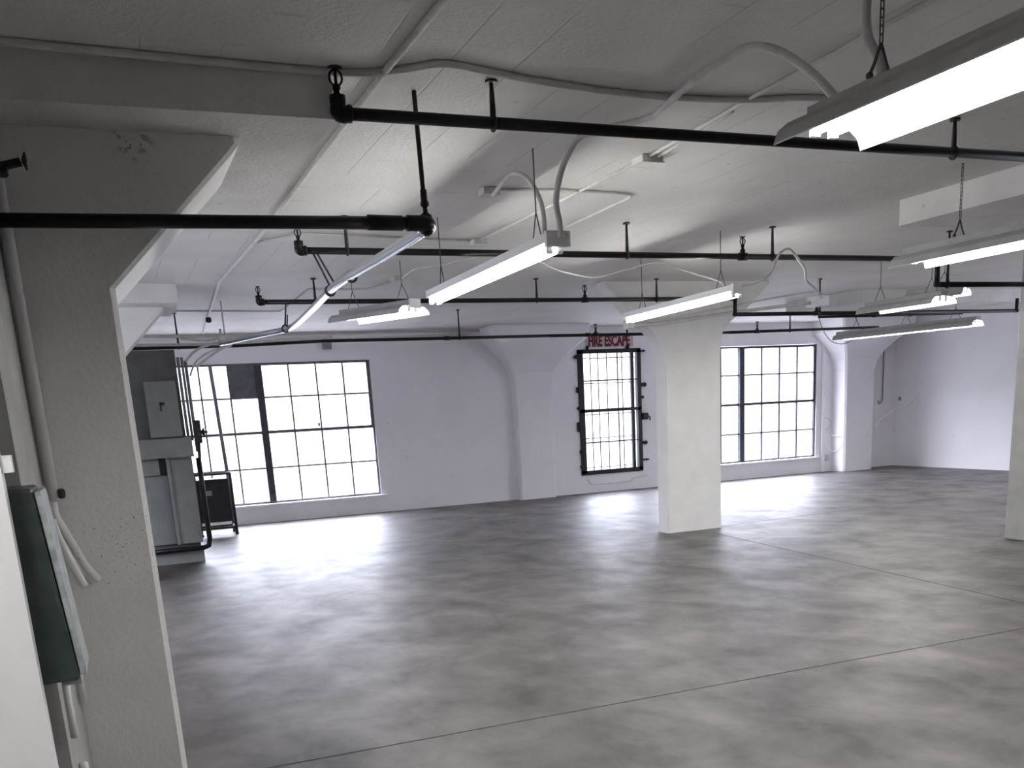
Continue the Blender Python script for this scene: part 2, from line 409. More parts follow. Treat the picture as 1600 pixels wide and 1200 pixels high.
def pilaster(label, x0, x1, d, flare):
    t = thing('pilaster', label, 'column', ((x0 + x1) / 2, YW - d / 2, 0))
    bm = BM()
    y1 = YW - .002
    prof = [(0, 0), (2.2, 0), (2.45, .05), (2.65, .16), (2.85, .34), (3.05, .56), (H - .002, .60)]
    rings = []
    for z, f in prof:
        f *= flare
        rings.append([(x0 - f, y1, z), (x0 - f, YW - d + .04 - f, z), (x0 - f + .04, YW - d - f, z), (x1 + f - .04, YW - d - f, z), (x1 + f, YW - d + .04 - f, z), (x1 + f, y1, z)])
    loft(bm, rings); obj('shaft', bm, 'wall', t)
pilaster('white wall pilaster with flared head between the large window and the barred window', 7.30, 8.10, 0.20, 1)
pilaster('white wall pilaster with flared head beside the right-hand window, near the far corner', 15.17, 16.00, 0.45, 1)

# ------------------------------------------------------------------ windows
def steel_window(name, x0, x1, z0, z1, cols, rows, mulls, matn, yc=YW + .06, heavy=True):
    t = sempty(name, ((x0 + x1) / 2, yc, z0))
    bm = BM(); w = .035
    for a in ((x0, x1, z0, z0 + w), (x0, x1, z1 - w, z1), (x0, x0 + w, z0 + w, z1 - w), (x1 - w, x1, z0 + w, z1 - w)):
        box(bm, a[0], a[1], yc - .03, yc + .03, a[2], a[3])
    obj('window_frame', bm, matn, t)
    for mx in mulls:
        bm = BM(); box(bm, mx - .06, mx + .06, yc - .05, yc + .05, z0 + w, z1 - w); obj('mullion', bm, 'steel', t)
    bm = BM()
    for x in cols: box(bm, x - .014, x + .014, yc - .018, yc + .018, z0 + w, z1 - w)
    for z, hh in rows: box(bm, x0 + w, x1 - w, yc - .021, yc + .021, z - hh, z + hh)
    obj('muntin_grid', bm, matn, t)
    bm = BM(); box(bm, x0 + .01, x1 - .01, yc - .003, yc + .003, z0 + .01, z1 - .01); obj('glass', bm, 'glass', t)
    return t
r1 = [(0.97, .014), (1.60, .024), (2.21, .014)]
w = steel_window('window_1', *W1, [1.0, 1.5, 1.99, 3.04, 3.53, 4.02], r1, [2.51], 'sash')
bm = BM(); box(bm, 2.0, 2.45, YW + .035, YW + .05, 2.22, 2.765); o = obj('grey_pane_board', bm, 'pane_dark', w); o['label'] = 'dark grey board filling one pane'
bm = BM(); box(bm, 2.57, 4.50, YW + .02, YW + .045, 1.59, 1.63); box(bm, 4.455, 4.49, YW + .02, YW + .045, 1.63, 2.77); box(bm, 2.57, 4.50, YW + .02, YW + .045, 2.755, 2.785)
lathe(bm, (3.48, YW + .01, 1.66), [(.02, 0), (.02, .05), (.01, .06)]); obj('vent_sash', bm, 'sash', w)
w = steel_window('window_2', *W2, [11.2, 11.7, 12.2, 13.27, 13.74, 14.22], [(0.98, .014), (1.61, .024), (2.23, .014)], [12.73], 'steel')
bm = BM(); box(bm, 12.79, 14.70, YW + .02, YW + .045, 1.60, 1.64); box(bm, 14.655, 14.69, YW + .02, YW + .045, 1.64, 2.79); box(bm, 12.79, 14.70, YW + .02, YW + .045, 2.78, 2.81)
obj('vent_sash', bm, 'steel', w)

t = sempty('window_4', (XLL - .1, 9.3, .4))
bm = BM()
for y in [7.2 + .525 * k for k in range(9)]: box(bm, XLL - .13, XLL - .09, y - .02, y + .02, .4, 2.9)
for z in (.42, 1.02, 1.65, 2.27, 2.88): box(bm, XLL - .135, XLL - .085, 7.2, 11.4, z - .02, z + .02)
obj('muntin_grid', bm, 'sash', t)
bm = BM(); box(bm, XLL - .112, XLL - .108, 7.2, 11.4, .4, 2.9); obj('glass', bm, 'glass', t)
t = sempty('window_5_added', (XR + .1, 7.0, .4))  # unseen window added to brighten the middle column and far wall
bm = BM()
for y in [2.5 + .5 * k for k in range(19)]: box(bm, XR + .09, XR + .13, y - .02, y + .02, .4, 2.9)
for z in (.42, 1.02, 1.65, 2.27, 2.88): box(bm, XR + .085, XR + .135, 2.5, 11.5, z - .02, z + .02)
obj('muntin_grid', bm, 'sash', t)
bm = BM(); box(bm, XR + .108, XR + .112, 2.5, 11.5, .4, 2.9); obj('glass', bm, 'glass', t)
# barred fire-escape window
t = sempty('window_3', ((FE[0] + FE[1]) / 2, YW, FE[2]))
x0, x1, z0, z1 = FE
bm = BM(); yc = YW + .02
for a in ((x0 - .02, x1 + .02, z0 - .03, z0 + .06), (x0 - .02, x1 + .02, z1 - .06, z1 + .02), (x0 - .02, x0 + .10, z0, z1), (x1 - .07, x1 + .02, z0, z1), (x0, x1, 1.625, 1.69)):
    box(bm, a[0], a[1], yc - .05, yc + .05, a[2], a[3])
obj('window_frame', bm, 'black', t)
bm = BM()
for z in (1.02, 2.25): box(bm, x0 + .08, x1 - .05, yc - .012, yc + .012, z - .013, z + .013)
for x in (9.06, 9.23, 9.43, 9.68, 9.78): box(bm, x - .008, x + .008, yc - .01, yc + .01, z0, z1)
box(bm, x1 - .20, x1 - .13, yc - .02, yc + .03, z0, z1)
obj('sash_bars', bm, 'black', t)
bm = BM()
for k in range(9): tube(bm, [(x0 + .12 + k * .145, YW + .22, z0), (x0 + .12 + k * .145, YW + .22, z1)], .007, 8)
for z in (.5, 1.1, 1.58, 2.2, 2.7): box(bm, x0, x1, YW + .215, YW + .225, z - .01, z + .01)
obj('security_grille', bm, 'sash', t)
bm = BM(); box(bm, x0 + .05, x1 - .05, yc + .03, yc + .035, z0, z1); obj('glass', bm, 'glass', t)
def lug(x, z, w, h, nm='hinge_lug'):
    bm = BM(); box(bm, x - w / 2, x + w / 2, YW - .055, YW - .0, z - h / 2, z + h / 2, .006)
    tube(bm, [(x, YW - .05, z - h / 2 - .015), (x, YW - .05, z + h / 2 + .015)], .012, 8); obj(nm, bm, 'black', t)
for x, z, w_, h_ in ((8.72, 2.72, .07, .06), (8.73, 2.08, .05, .10), (8.73, 1.72, .04, .05), (8.74, 1.35, .08, .19), (8.76, .85, .05, .07), (8.76, .55, .06, .04),
                    (10.25, 2.80, .10, .03), (10.26, 2.13, .10, .07), (10.22, 1.88, .05, .04), (10.26, .95, .09, .06), (10.27, .60, .13, .03), (8.98, 2.89, .05, .06), (9.90, 2.89, .06, .06)):
    lug(x, z, w_, h_)
bm = BM(); box(bm, 10.2, 10.33, YW - .09, YW - .0, 1.42, 1.56, .02); tube(bm, [(10.33, YW - .07, 1.49), (10.37, YW - .07, 1.46), (10.36, YW - .07, 1.40)], .014, 8); obj('latch', bm, 'black', t)

# FIRE ESCAPE lettering on the wall above
t = thing('fire_escape_sign', 'FIRE ESCAPE lettering in dark red on the wall above the barred window', 'sign', (9.48, YW - .01, 2.98))
bm = BM(); box(bm, 8.95, 10.04, YW - .012, YW - .002, 2.90, 3.14); obj('plate', bm, 'plate', t)
fc = bpy.data.curves.new('lettering', 'FONT'); fc.body = 'FIRE ESCAPE'; fc.size = 0.29; fc.extrude = 0.003; fc.offset = 0.012; fc.align_x = 'CENTER'; fc.space_character = 1.0
fo = bpy.data.objects.new('lettering', fc); COL.objects.link(fo)
fo.rotation_euler = (math.radians(90), 0, 0); fo.location = (9.49, YW - .016, 2.922); fo.scale = (0.60, 1, 1)
bpy.context.view_layer.update()
dg = bpy.context.evaluated_depsgraph_get()
me = bpy.data.meshes.new_from_object(fo.evaluated_get(dg)); me.transform(fo.matrix_world)
bpy.data.objects.remove(fo)
me.materials.clear(); me.materials.append(M['red'])
lo = bpy.data.objects.new('lettering', me); COL.objects.link(lo); lo.parent = t; lo.matrix_parent_inverse = parent_inv(t)

# ------------------------------------------------------------------ sprinkler pipes
def head(parent, x, y, z, s=1.0):
    """upright sprinkler: elbow nipple, frame arms, deflector"""
    bm = BM()
    lathe(bm, (x, y, z), [(.017 * s, 0), (.017 * s, .03 * s), (.022 * s, .03 * s), (.022 * s, .05 * s), (.012 * s, .055 * s), (.012 * s, .06 * s)])
    for sg in (-1, 1):
        tube(bm, [(x + sg * .014 * s, y, z + .05 * s), (x + sg * .032 * s, y, z + .075 * s), (x + sg * .03 * s, y, z + .105 * s), (x + sg * .006 * s, y, z + .13 * s)], .006 * s, 8, smooth=4)
    tube(bm, [(x, y, z + .055 * s), (x, y, z + .125 * s)], .009 * s, 8)
    o = obj('sprinkler_head', bm, 'black', parent)
    bm = BM(); lathe(bm, (x, y, z + .13 * s), [(.006 * s, 0), (.036 * s, .004 * s), (.038 * s, .009 * s), (.006 * s, .011 * s)], 20)
    obj('deflector', bm, 'rod', o)
def rod(parent, x, y, zp, rp, zt=None, dx=0.0):
    zt = (H - .002) if zt is None else zt
    bm = BM(); tube(bm, [(x, y, zp + rp), (x, y, zp + rp + .09), (x + dx, y, zt)], [.016, .013, .009], 8)
    tube(bm, [(x, y, zp + rp + .09), (x + dx, y, zt)], .010, 8)
    ring = [(x, y + (rp + .006) * math.sin(a), zp + (rp + .006) * math.cos(a)) for a in [i * math.pi / 8 for i in range(17)]]
    tube(bm, ring, .007, 6)
    lathe(bm, (x + dx, y, zt - .012), [(.03, 0), (.03, .012)], 12)
    obj('hanger_rod', bm, 'rod', parent)
def elbow(bm, c, r):
    lathe(bm, c, [(r * .3, -r * 1.0), (r * 1.15, -r * .8), (r * 1.35, 0), (r * 1.15, r * .8), (r * .3, r * 1.0)], 14)
def run_pipe(label, pts, r, rods=(), heads=(), couplings=(), matn='black', startup=None, end_up=None):
    t = thing('sprinkler_pipe', label, 'pipe', pts[0], 'black sprinkler pipe runs under the ceiling')
    bm = BM()
    for a, c in zip(pts[:-1], pts[1:]): tube(bm, [a, c], r, 16)
    obj('pipe_run', bm, matn, t)
    for p in pts[1:-1]:
        bm = BM(); elbow(bm, p, r); 
        obj('elbow', bm, 'black', t)
    if startup:
        x, y, z = pts[0]
        bm = BM(); lathe(bm, (x, y, z), [(r * 1.05, r * 2.6), (r * 1.35, r * 2.6), (r * 1.35, r * 1.6), (r * 1.1, 0), (r * .5, -r)][::-1], 14)
        tube(bm, [(x, y, z + r * 1.2), (x - r * .1, y, z + r * .2), (x + r * .5, y, z - r * .25), (x + r * 1.7, y, z)], r * 1.3, 14, smooth=4)
        lathe(bm, (x + r * 1.2, y, z), [(r * 1.2, 0), (r * 1.4, .01), (r * 1.4, r * .9), (r * 1.1, r * 1.0)], 14, 'X')
        obj('elbow', bm, 'black', t)
        head(t, x, y, z + r * 2.5, startup)
    for x in rods: 
        rod(t, x[0], pts[0][1] if len(x) < 3 else x[2], x[1], r, dx=0)
    for x, z in couplings:
        bm = BM(); lathe(bm, (x, pts[0][1], z), [(r, -.045), (r * 1.3, -.045), (r * 1.3, .045), (r, .045)], 14, 'X'); obj('coupling', bm, 'black', t)
    for x, z in heads:
        bm = BM(); lathe(bm, (x, pts[0][1], z), [(r, -.05), (r * 1.3, -.045), (r * 1.3, .045), (r, .05)], 14, 'X')
        lathe(bm, (x, pts[0][1], z), [(r * .9, 0), (r * .9, r * 2.0), (.022, r * 2.1), (.022, r * 2.4)], 12); obj('tee', bm, 'black', t)
        head(t, x, pts[0][1], z + r * 2.3, 0.8)
    return t
run_pipe('thick black sprinkler pipe closest to the camera, across the top of the picture', [(1.13, 4.72, 3.115), (7.3, 4.72, 3.12)], .027,
         rods=[(1.87, 3.115), (4.76, 3.115)], startup=0.85)
run_pipe('second black sprinkler pipe from the camera, crossing behind the long bare strip light',
         [(1.50, 7.95, 3.045), (7.88, 7.95, 3.03), (7.88, 7.95, 2.79), (9.45, 7.95, 2.79)], .026,
         rods=[(1.87, 3.045), (4.33, 3.04), (5.86, 3.035), (8.02, 2.79)], heads=[(5.53, 3.035)], startup=0.7)
run_pipe('third black sprinkler pipe from the camera, passing the middle column and stepping down beyond it',
         [(1.66, 11.4, 3.055), (7.81, 11.4, 3.05), (7.81, 11.4, 2.85), (12.92, 11.4, 2.84), (12.92, 11.4, 3.02)], .026,
         rods=[(2.27, 3.055), (4.95, 3.055), (6.62, 3.05), (9.2, 2.85)], heads=[(5.60, 3.05), (9.15, 2.85), ], startup=0.7)
run_pipe('thin black sprinkler pipe farthest from the camera, just in front of the window wall',
         [(0.30, 14.8, 2.845), (1.75, 14.8, 2.85), (3.0, 14.8, 2.885), (6.63, 14.8, 2.885), (10.0, 14.8, 2.87), (13.3, 14.8, 2.9)], .024,
         rods=[(1.0, 2.848), (5.1, 2.885), (8.02, 2.88), (11.3, 2.88)], heads=[(7.44, 2.885), (10.6, 2.875)], couplings=[(4.9, 2.885), (7.3, 2.885)])
# branch parallel to the third row in the right bay
run_pipe('black sprinkler pipe in the right bay, running just above the tilted far strip light',
         [(11.2, 13.9, 3.02), (14.4, 13.9, 3.04), (14.4, 13.9, 3.09)], .022, rods=[(13.2, 3.03, 13.9)], couplings=[(12.4, 3.025)])

# main feed: horizontal from the partition, then bends away towards the windows
t = thing('feed_pipe', 'thick main pipe from the left edge bending away towards the windows, black then pale with sheen put into the colour', 'pipe', (-0.3, 4.94, 2.68))
bm = BM(); tube(bm, [(-0.32, 4.94, 2.68), (1.50, 4.94, 2.705)], .030, 18); obj('black_run', bm, 'black', t)
bm = BM(); lathe(bm, (1.36, 4.94, 2.704), [(.028, -.09), (.036, -.085), (.036, .085), (.028, .09)], 16, 'X'); obj('coupling', bm, 'black', t)
bm = BM(); tube(bm, [(1.47, 4.94, 2.705), (1.56, 4.94, 2.705), (1.60, 5.0, 2.705), (1.60, 5.07, 2.705)], .038, 16, smooth=4)
lathe(bm, (1.575, 4.96, 2.70), [(.01, -.05), (.03, -.04), (.04, 0), (.03, .045), (.012, .06), (.012, .08), (.022, .09), (.022, .105), (.010, .12)], 14); obj('elbow', bm, 'black', t)
bm = BM(); tube(bm, [(1.60, 5.02, 2.70), (1.60, 5.84, 2.70), (1.58, 6.75, 2.70), (1.60, 7.41, 2.70), (1.69, 8.57, 2.70), (1.79, 10.1, 2.70), (1.76, 10.65, 2.70), (1.62, 11.1, 2.70), (1.3, 12.3, 2.70)], .029, 18, smooth=8); o = obj('sheen_run', bm, 'sheenpipe', t); o['label'] = 'pale length of the pipe, window sheen put into its colour'
bm = BM(); tube(bm, [(1.57, 4.95, 2.79), (1.56, 4.95, H - .002)], .012, 8); tube(bm, [(1.57, 4.95, 2.79), (1.57, 4.95, 2.86)], .017, 8); obj('hanger_rod', bm, 'rod', t)
for (x, y) in ((1.60, 6.75), (1.61, 7.5), (1.76, 10.5)):
    bm = BM()
    ring = [(x + .034 * math.cos(a), y, 2.70 + .034 * math.sin(a)) for a in [i * math.pi / 8 for i in range(17)]]
    tube(bm, ring, .009, 6)
    if 7 < y < 8: tube(bm, [(x, y, 2.735), (x - .01, 7.93, 3.02)], .008, 8); tube(bm, [(x + .03, y - .05, 2.735), (x + .02, 7.93, 3.02)], .007, 8)
    if y > 10: tube(bm, [(x, y, 2.735), (1.94, 11.39, 3.03)], .009, 8); tube(bm, [(x + .02, y, 2.735), (x + .05, y + .1, 2.84)], .007, 8)
    obj('pipe_clamp', bm, 'rod', t)

# short pipe stub with sprinkler at the left edge
t = thing('wall_sprinkler', 'small black sprinkler head poking out beside the nearest column at the left edge', 'sprinkler', (-0.3, 4.6, 2.80))
bm = BM(); tube(bm, [(-0.335, 4.6, 2.79), (-.27, 4.6, 2.81), (-0.18, 4.6, 2.835)], .017, 12); lathe(bm, (-.26, 4.6, 2.80), [(.02, -.03), (.026, -.02), (.026, .02), (.02, .03)], 12, 'X'); obj('nipple', bm, 'black', t)
bm = BM(); lathe(bm, (-.165, 4.6, 2.838), [(.006, -.012), (.034, 0), (.034, .006), (.006, .01)], 16, 'X'); obj('deflector', bm, 'rod', t)

# ------------------------------------------------------------------ fluorescent fixtures
def fixture(label, p_near, p_far, zt, refl, ntubes=2, wid=0.30, hangers=(), box_end=True, hang='wire', name='fluorescent_light'):
    """built along local Y from near to far, underside of the channel at local z=0"""
    pn, pf = Vector(p_near), Vector(p_far); d = pf - pn; Ln = d.length
    t = thing(name, label, 'light', tuple(pn)); t.rotation_mode = 'QUATERNION'
    yx = d.normalized(); xx = yx.cross(Vector((0, 0, 1))).normalized(); zz = xx.cross(yx)
    R = Matrix((xx, yx, zz)).transposed()
    t.rotation_quaternion = R.to_quaternion()
    T = Matrix.Translation(pn) @ R.to_4x4()
    def put(nm, bm, mt, lbl=None, par=None):
        me = bpy.data.meshes.new(nm); bmesh.ops.recalc_face_normals(bm, faces=bm.faces[:]); bm.to_mesh(me); bm.free(); me.materials.append(M[mt])
        o = bpy.data.objects.new(nm, me); COL.objects.link(o); o.parent = par or t
        if lbl: o['label'] = lbl
        return o
    cw = .055 if refl else .065
    bm = BM(); box(bm, -cw, cw, 0, Ln, 0.0, .055, .004); put('housing', bm, 'shadeenamel' if refl else 'white')
    if refl:
        bm = BM()
        hw = wid / 2
        prof = [(-hw, -.085), (-hw * .92, -.045), (-hw * .7, -.012), (-cw, -.002), (cw, -.002), (hw * .7, -.012), (hw * .92, -.045), (hw, -.085)]
        th = .004
        def sheet(z_in, z_out, nm, mt):
            bm = BM(); n = len(prof); rows = []
            for y in (0.0, Ln):
                rows.append(([bm.verts.new((x, y, z + z_in)) for x, z in prof], [bm.verts.new((x, y, z + z_out)) for x, z in prof]))
            (i0, o0), (i1, o1) = rows
            for k in range(n - 1):
                bm.faces.new((i0[k], i0[k + 1], i1[k + 1], i1[k])); bm.faces.new((o0[k + 1], o0[k], o1[k], o1[k + 1]))
                bm.faces.new((i0[k + 1], i0[k], o0[k], o0[k + 1])); bm.faces.new((i1[k], i1[k + 1], o1[k + 1], o1[k]))
            bm.faces.new((i0[0], i1[0], o1[0], o0[0])); bm.faces.new((i1[-1], i0[-1], o0[-1], o1[-1]))
            put(nm, bm, mt)
        sheet(0, th, 'reflector', 'white')
        sheet(th, th * 2, 'reflector_back', 'shadeenamel')  # outer sheet of the white reflector, coloured darker for its shaded side
    for k in range(ntubes):
        x = (k - (ntubes - 1) / 2) * (.085 if refl else .065)
        bm = BM(); tube(bm, [(x, .05, -.032), (x, Ln - .05, -.032)], .019, 14); put('lamp_tube', bm, 'tube')
        for y in (.035, Ln - .035):
            bm = BM(); box(bm, x - .018, x + .018, y - .014, y + .014, -.058, -.001, .004); put('lamp_holder', bm, 'white')
    if box_end:
        bm = BM(); box(bm, -cw - .012, cw + .012, -.035, .004, -.028, .06, .004); put('end_cap', bm, 'white')
    for y in hangers:
        bm = BM(); top = zt - (pn.z + (pf.z - pn.z) * y / Ln)
        h0 = min(.22, top * .6) if hang == 'wire' else .12
        if hang == 'chain':
            z = h0 + .05; k = 0
            while z < top:
                a = (.007, 0) if k % 2 else (0, .007)
                tube(bm, [(-a[0], y - a[1], z), (-a[0], y - a[1], z + .03), (a[0], y + a[1], z + .03), (a[0], y + a[1], z), (-a[0], y - a[1], z)], .0028, 5, cap=False)
                z += .026; k += 1
            for s in (-1, 1):
                tube(bm, [(0, y, h0 + .05), (s * .025, y, h0 - .01), (s * .045, y, .07), (s * .05, y, .056)], .006, 6, smooth=3)
                lathe(bm, (s * .047, y, .058), [(.012, 0), (.013, .012), (.004, .02)], 8)
        else:
            tube(bm, [(0, y, h0), (0, y, top - .002)], .004, 6)
            for s in (-1, 1): tube(bm, [(0, y, h0), (s * .01, y + s * .10, .056)], .004, 6); 
        put('hanger', bm, 'wire')
    return t
fixture('large fluorescent light with wide white reflector, cut off by the upper right edge', (2.64, 0.85, 2.79), (2.64, 3.30, 2.79), H, True, 2, .41, hangers=(2.12, .4), hang='chain', box_end=False)
fixture('long bare two-tube strip light hanging near the middle of the ceiling', (2.54, 5.52, 2.725), (2.62, 8.2, 2.725), H, False, 2, hangers=(.3, 2.4))
fixture('bare strip light in front of the flared head of the middle column', (5.45, 7.9, 2.735), (5.52, 10.15, 2.715), H, False, 2, hangers=(.3, 1.9))
fixture('hooded fluorescent light cut off by the right edge, below the upper right light', (5.74, 3.7, 2.76), (5.74, 6.1, 2.76), H, True, 2, .36, hangers=(1.9, .5), box_end=False, hang='chain')
fixture('short hooded fluorescent light with curved reflector, left of the long bare strip light', (2.98, 10.0, 2.86), (2.46, 10.95, 2.86), H, True, 2, .44, hangers=(.15, .9))
fixture('long slim hooded fluorescent light hanging lowest in the far right bay', (12.42, 11.65, 2.74), (11.95, 14.3, 2.74), H, True, 2, .30, hangers=(.4, 1.3, 2.3), box_end=False)
fixture('hooded fluorescent light behind the stepped pipe in the right bay, bright underside showing', (8.95, 8.9, 2.79), (8.9, 10.1, 2.79), H, True, 2, .40, hangers=(.2, 1.0), box_end=False)
fixture('small distant fluorescent light near the right pier, just under the ceiling', (9.75, 9.35, 2.93), (9.55, 10.1, 2.93), H, True, 2, .22, hangers=(.3,), box_end=False)
fixture('added unseen fluorescent light over the right side of the floor, outside the picture', (9.9, 4.2, 2.86), (9.9, 6.6, 2.86), H, True, 2, .40, hangers=(.4, 2.0), box_end=False)  # unseen lamp added to brighten the front of the middle column
# unseen lamp added left of the camera to brighten the white panel
fixture('added unseen fluorescent light above the white panel at the left, outside the picture', (-1.2, 0.9, 2.80), (-1.2, 3.3, 2.80), H, True, 2, .40, hangers=(.4, 2.0), box_end=False)

# ------------------------------------------------------------------ conduits, boxes and cables on the ceiling
def conduit(name, label, cat, pts, r=.014, smooth=0, m='conduit', group=None, seg=10):
    bm = BM(); tube(bm, pts, r, seg, smooth=smooth); return tag(obj(name, bm, m), label, cat, group)
ZC = H - .016
def at(z, *ps): return [(x, y, z) for x, y in ps]
conduit('ceiling_conduit', 'pale conduit crossing the near ceiling from the left corner over to the upper right light', 'conduit',
        at(ZC, (-0.3, 4.67), (-.14, 4.69), (.48, 4.72), (.93, 4.735), (1.24, 4.72), (1.44, 4.61), (1.56, 4.52), (1.75, 4.55), (2.11, 4.64), (2.66, 4.71), (3.21, 4.67), (3.67, 4.53), (4.6, 4.5)), .016, 5)
conduit('ceiling_conduit', 'pale conduit running away along the edge of the nearest drop panel to the window wall', 'conduit',
        at(ZC, (1.37, 1.2), (1.36, 3.88), (1.345, 4.66), (1.34, 6.1), (1.35, 8.85), (1.29, 11.61)) + [(1.32, 12.2, ZC), (1.5, 15.6, ZC), (1.64, 18.0, ZC)], .015, 0)
conduit('ceiling_conduit', 'thin straight conduit running away between the two ceiling boxes above the long strip light', 'conduit',
        at(ZC + .004, (3.30, 8.8), (3.33, 7.43), (3.34, 5.9)), .010)
conduit('ceiling_conduit', 'thin conduit from the middle ceiling box back towards the upper right edge', 'conduit',
        at(ZC + .004, (3.34, 5.8), (3.27, 4.57), (3.25, 3.76), (3.21, 2.2)), .010)
conduit('ceiling_conduit', 'short second conduit beside the one leaving the middle ceiling box', 'conduit',
        at(ZC + .004, (3.40, 5.8), (3.33, 4.95), (3.31, 4.85)), .010)
conduit('ceiling_conduit', 'thin conduit making a sharp corner right of the long bare strip light', 'conduit',
        at(ZC + .004, (2.72, 6.86), (3.15, 6.80), (3.62, 6.82), (3.78, 6.86), (3.82, 6.95), (3.85, 8.18), (3.95, 11.6)), .010)
conduit('ceiling_conduit', 'thin conduit across the ceiling from the drop panel to the far ceiling box', 'conduit',
        at(ZC + .004, (1.36, 9.13), (1.6, 8.8), (1.68, 8.66), (2.39, 8.76), (3.22, 8.87)), .010, 3)
conduit('ceiling_conduit', 'thin zigzag conduit on the far left ceiling behind the pale main pipe', 'conduit',
        at(ZC + .004, (.9, 14.45), (2.41, 14.62), (2.38, 12.3), (3.10, 12.26), (3.22, 11.5)), .010)
conduit('cable_run', 'cable swinging over the ceiling above the short hooded light', 'cable',
        [(3.22, 11.2, 3.27), (3.13, 10.3, 3.25), (3.27, 9.88, 3.22), (3.51, 9.58, 3.25), (4.35, 9.45, 3.27)], .009, 6)
conduit('cable_run', 'thin drooping cable from the long strip light to the column strip light', 'cable',
        [(4.0, 9.45, 3.24), (4.18, 9.49, 3.2), (4.62, 9.91, 3.17), (5.14, 10.18, 3.15), (5.33, 9.8, 3.18), (5.52, 9.43, 3.2), (5.75, 9.3, 3.1), (5.62, 8.5, 2.9), (5.47, 8.15, 2.80)], .009, 6)
def ceiling_box(label, x, y, w=.11, z=H, r=0):
    t = thing('junction_box', label, 'junction box', (x, y, z - .05), 'pale junction boxes on the ceiling')
    bm = BM(); box(bm, x - w / 2, x + w / 2, y - w / 2, y + w / 2, z - .045, z - .001, .006); obj('box_body', bm, 'conduit', t)
    bm = BM(); box(bm, x - w / 2 - .006, x + w / 2 + .006, y - w / 2 - .006, y + w / 2 + .006, z - .05, z - .045); obj('cover_plate', bm, 'conduit', t)
ceiling_box('pale ceiling box where the arched flex to the long strip light begins', 2.66, 6.88, .12)
ceiling_box('pale ceiling box farthest back at the end of the straight conduit', 3.30, 8.87, .13)
ceiling_box('pale ceiling box in the middle of the near ceiling where two conduits meet', 3.36, 5.87, .15)
ceiling_box('pale ceiling box above the short hooded light', 3.22, 11.30, .16)
conduit('flexible_conduit', 'arched flexible conduit dropping to the near end of the long bare strip light', 'conduit',
        [(2.66, 6.80, 3.24), (2.60, 6.5, 3.235), (2.59, 6.25, 3.255), (2.58, 6.0, 3.175), (2.563, 5.8, 3.034), (2.525, 5.65, 2.90), (2.485, 5.56, 2.785)], .014, 6)
conduit('flexible_conduit', 'thick flexible conduit looping from the long strip light up along the ceiling', 'conduit',
        [(2.545, 5.46, 2.74), (2.545, 5.48, 2.83), (2.54, 5.5, 2.95), (2.58, 5.5, 3.1), (2.62, 5.46, 3.2), (2.67, 5.40, 3.265), (2.77, 5.2, 3.272), (2.88, 5.01, 3.27), (2.84, 4.76, 3.262), (2.79, 4.43, 3.27), (2.77, 4.08, 3.268),
         (2.75, 3.9, 3.25), (2.76, 3.72, 3.18), (2.77, 3.5, 3.03), (2.775, 3.36, 2.90), (2.75, 3.28, 2.86)], .018, 6)
conduit('flexible_conduit', 'grey flexible conduit rising from the top of the upper right reflector', 'conduit',
        [(2.68, 3.0, 2.84), (2.68, 3.02, 2.92), (2.655, 3.05, 3.0), (2.64, 3.05, 3.08), (2.66, 3.05, 3.18), (2.72, 3.0, 3.26), (2.9, 2.9, 3.28), (3.3, 3.05, 3.28)], .017, 6)
conduit('flexible_conduit', 'looping flexible conduit over the near end of the column strip light', 'conduit',
        [(5.46, 7.87, 2.775), (5.60, 7.83, 2.80), (5.72, 7.8, 2.87), (5.79, 7.8, 2.98), (5.84, 7.8, 3.05), (5.92, 7.8, 3.08), (5.99, 7.82, 3.06), (6.12, 7.9, 3.01), (6.51, 8.3, 2.98), (7.0, 8.9, 2.95), (7.59, 9.5, 2.945), (8.3, 10.3, 2.96), (8.95, 11.0, 3.0), (9.05, 11.2, 3.03)], .013, 6)
conduit('ceiling_conduit', 'upper of two pale conduits passing across the head of the middle column', 'conduit',
        [(6.3, 11.56, 2.79), (6.9, 11.58, 2.83), (7.7, 11.58, 2.945), (8.45, 11.5, 3.06), (9.05, 11.45, 3.13), (9.18, 11.4, 3.12), (9.33, 11.4, 3.02), (9.5, 11.6, 3.0)], .013, 5)
conduit('ceiling_conduit', 'lower thicker pale conduit passing across the head of the middle column', 'conduit',
        [(6.3, 11.57, 2.74), (6.9, 11.60, 2.785), (7.7, 11.60, 2.87), (8.45, 11.5, 2.94), (9.0, 11.35, 2.98)], .024, 5)
t = thing('junction_box', 'pale box at the left end of the conduits on the middle column head', 'junction box', (6.3, 11.6, 2.76), 'pale junction boxes on the ceiling')
bm = BM(); box(bm, 6.26, 6.36, 11.53, 11.66, 2.71, 2.82, .008); obj('box_body', bm, 'column', t)
t = thing('junction_box', 'white junction box at the corner of the conduits above the right-hand window', 'junction box', (9.15, 11.15, 3.0), 'pale junction boxes on the ceiling')
bm = BM(); box(bm, 9.0, 9.2, 11.2, 11.45, 2.93, 3.06, .008); obj('box_body', bm, 'white', t)
bm = BM(); tube(bm, [(9.11, 11.33, 3.05), (9.11, 11.33, H - .002)], .012, 8); obj('support_stem', bm, 'conduit', t)
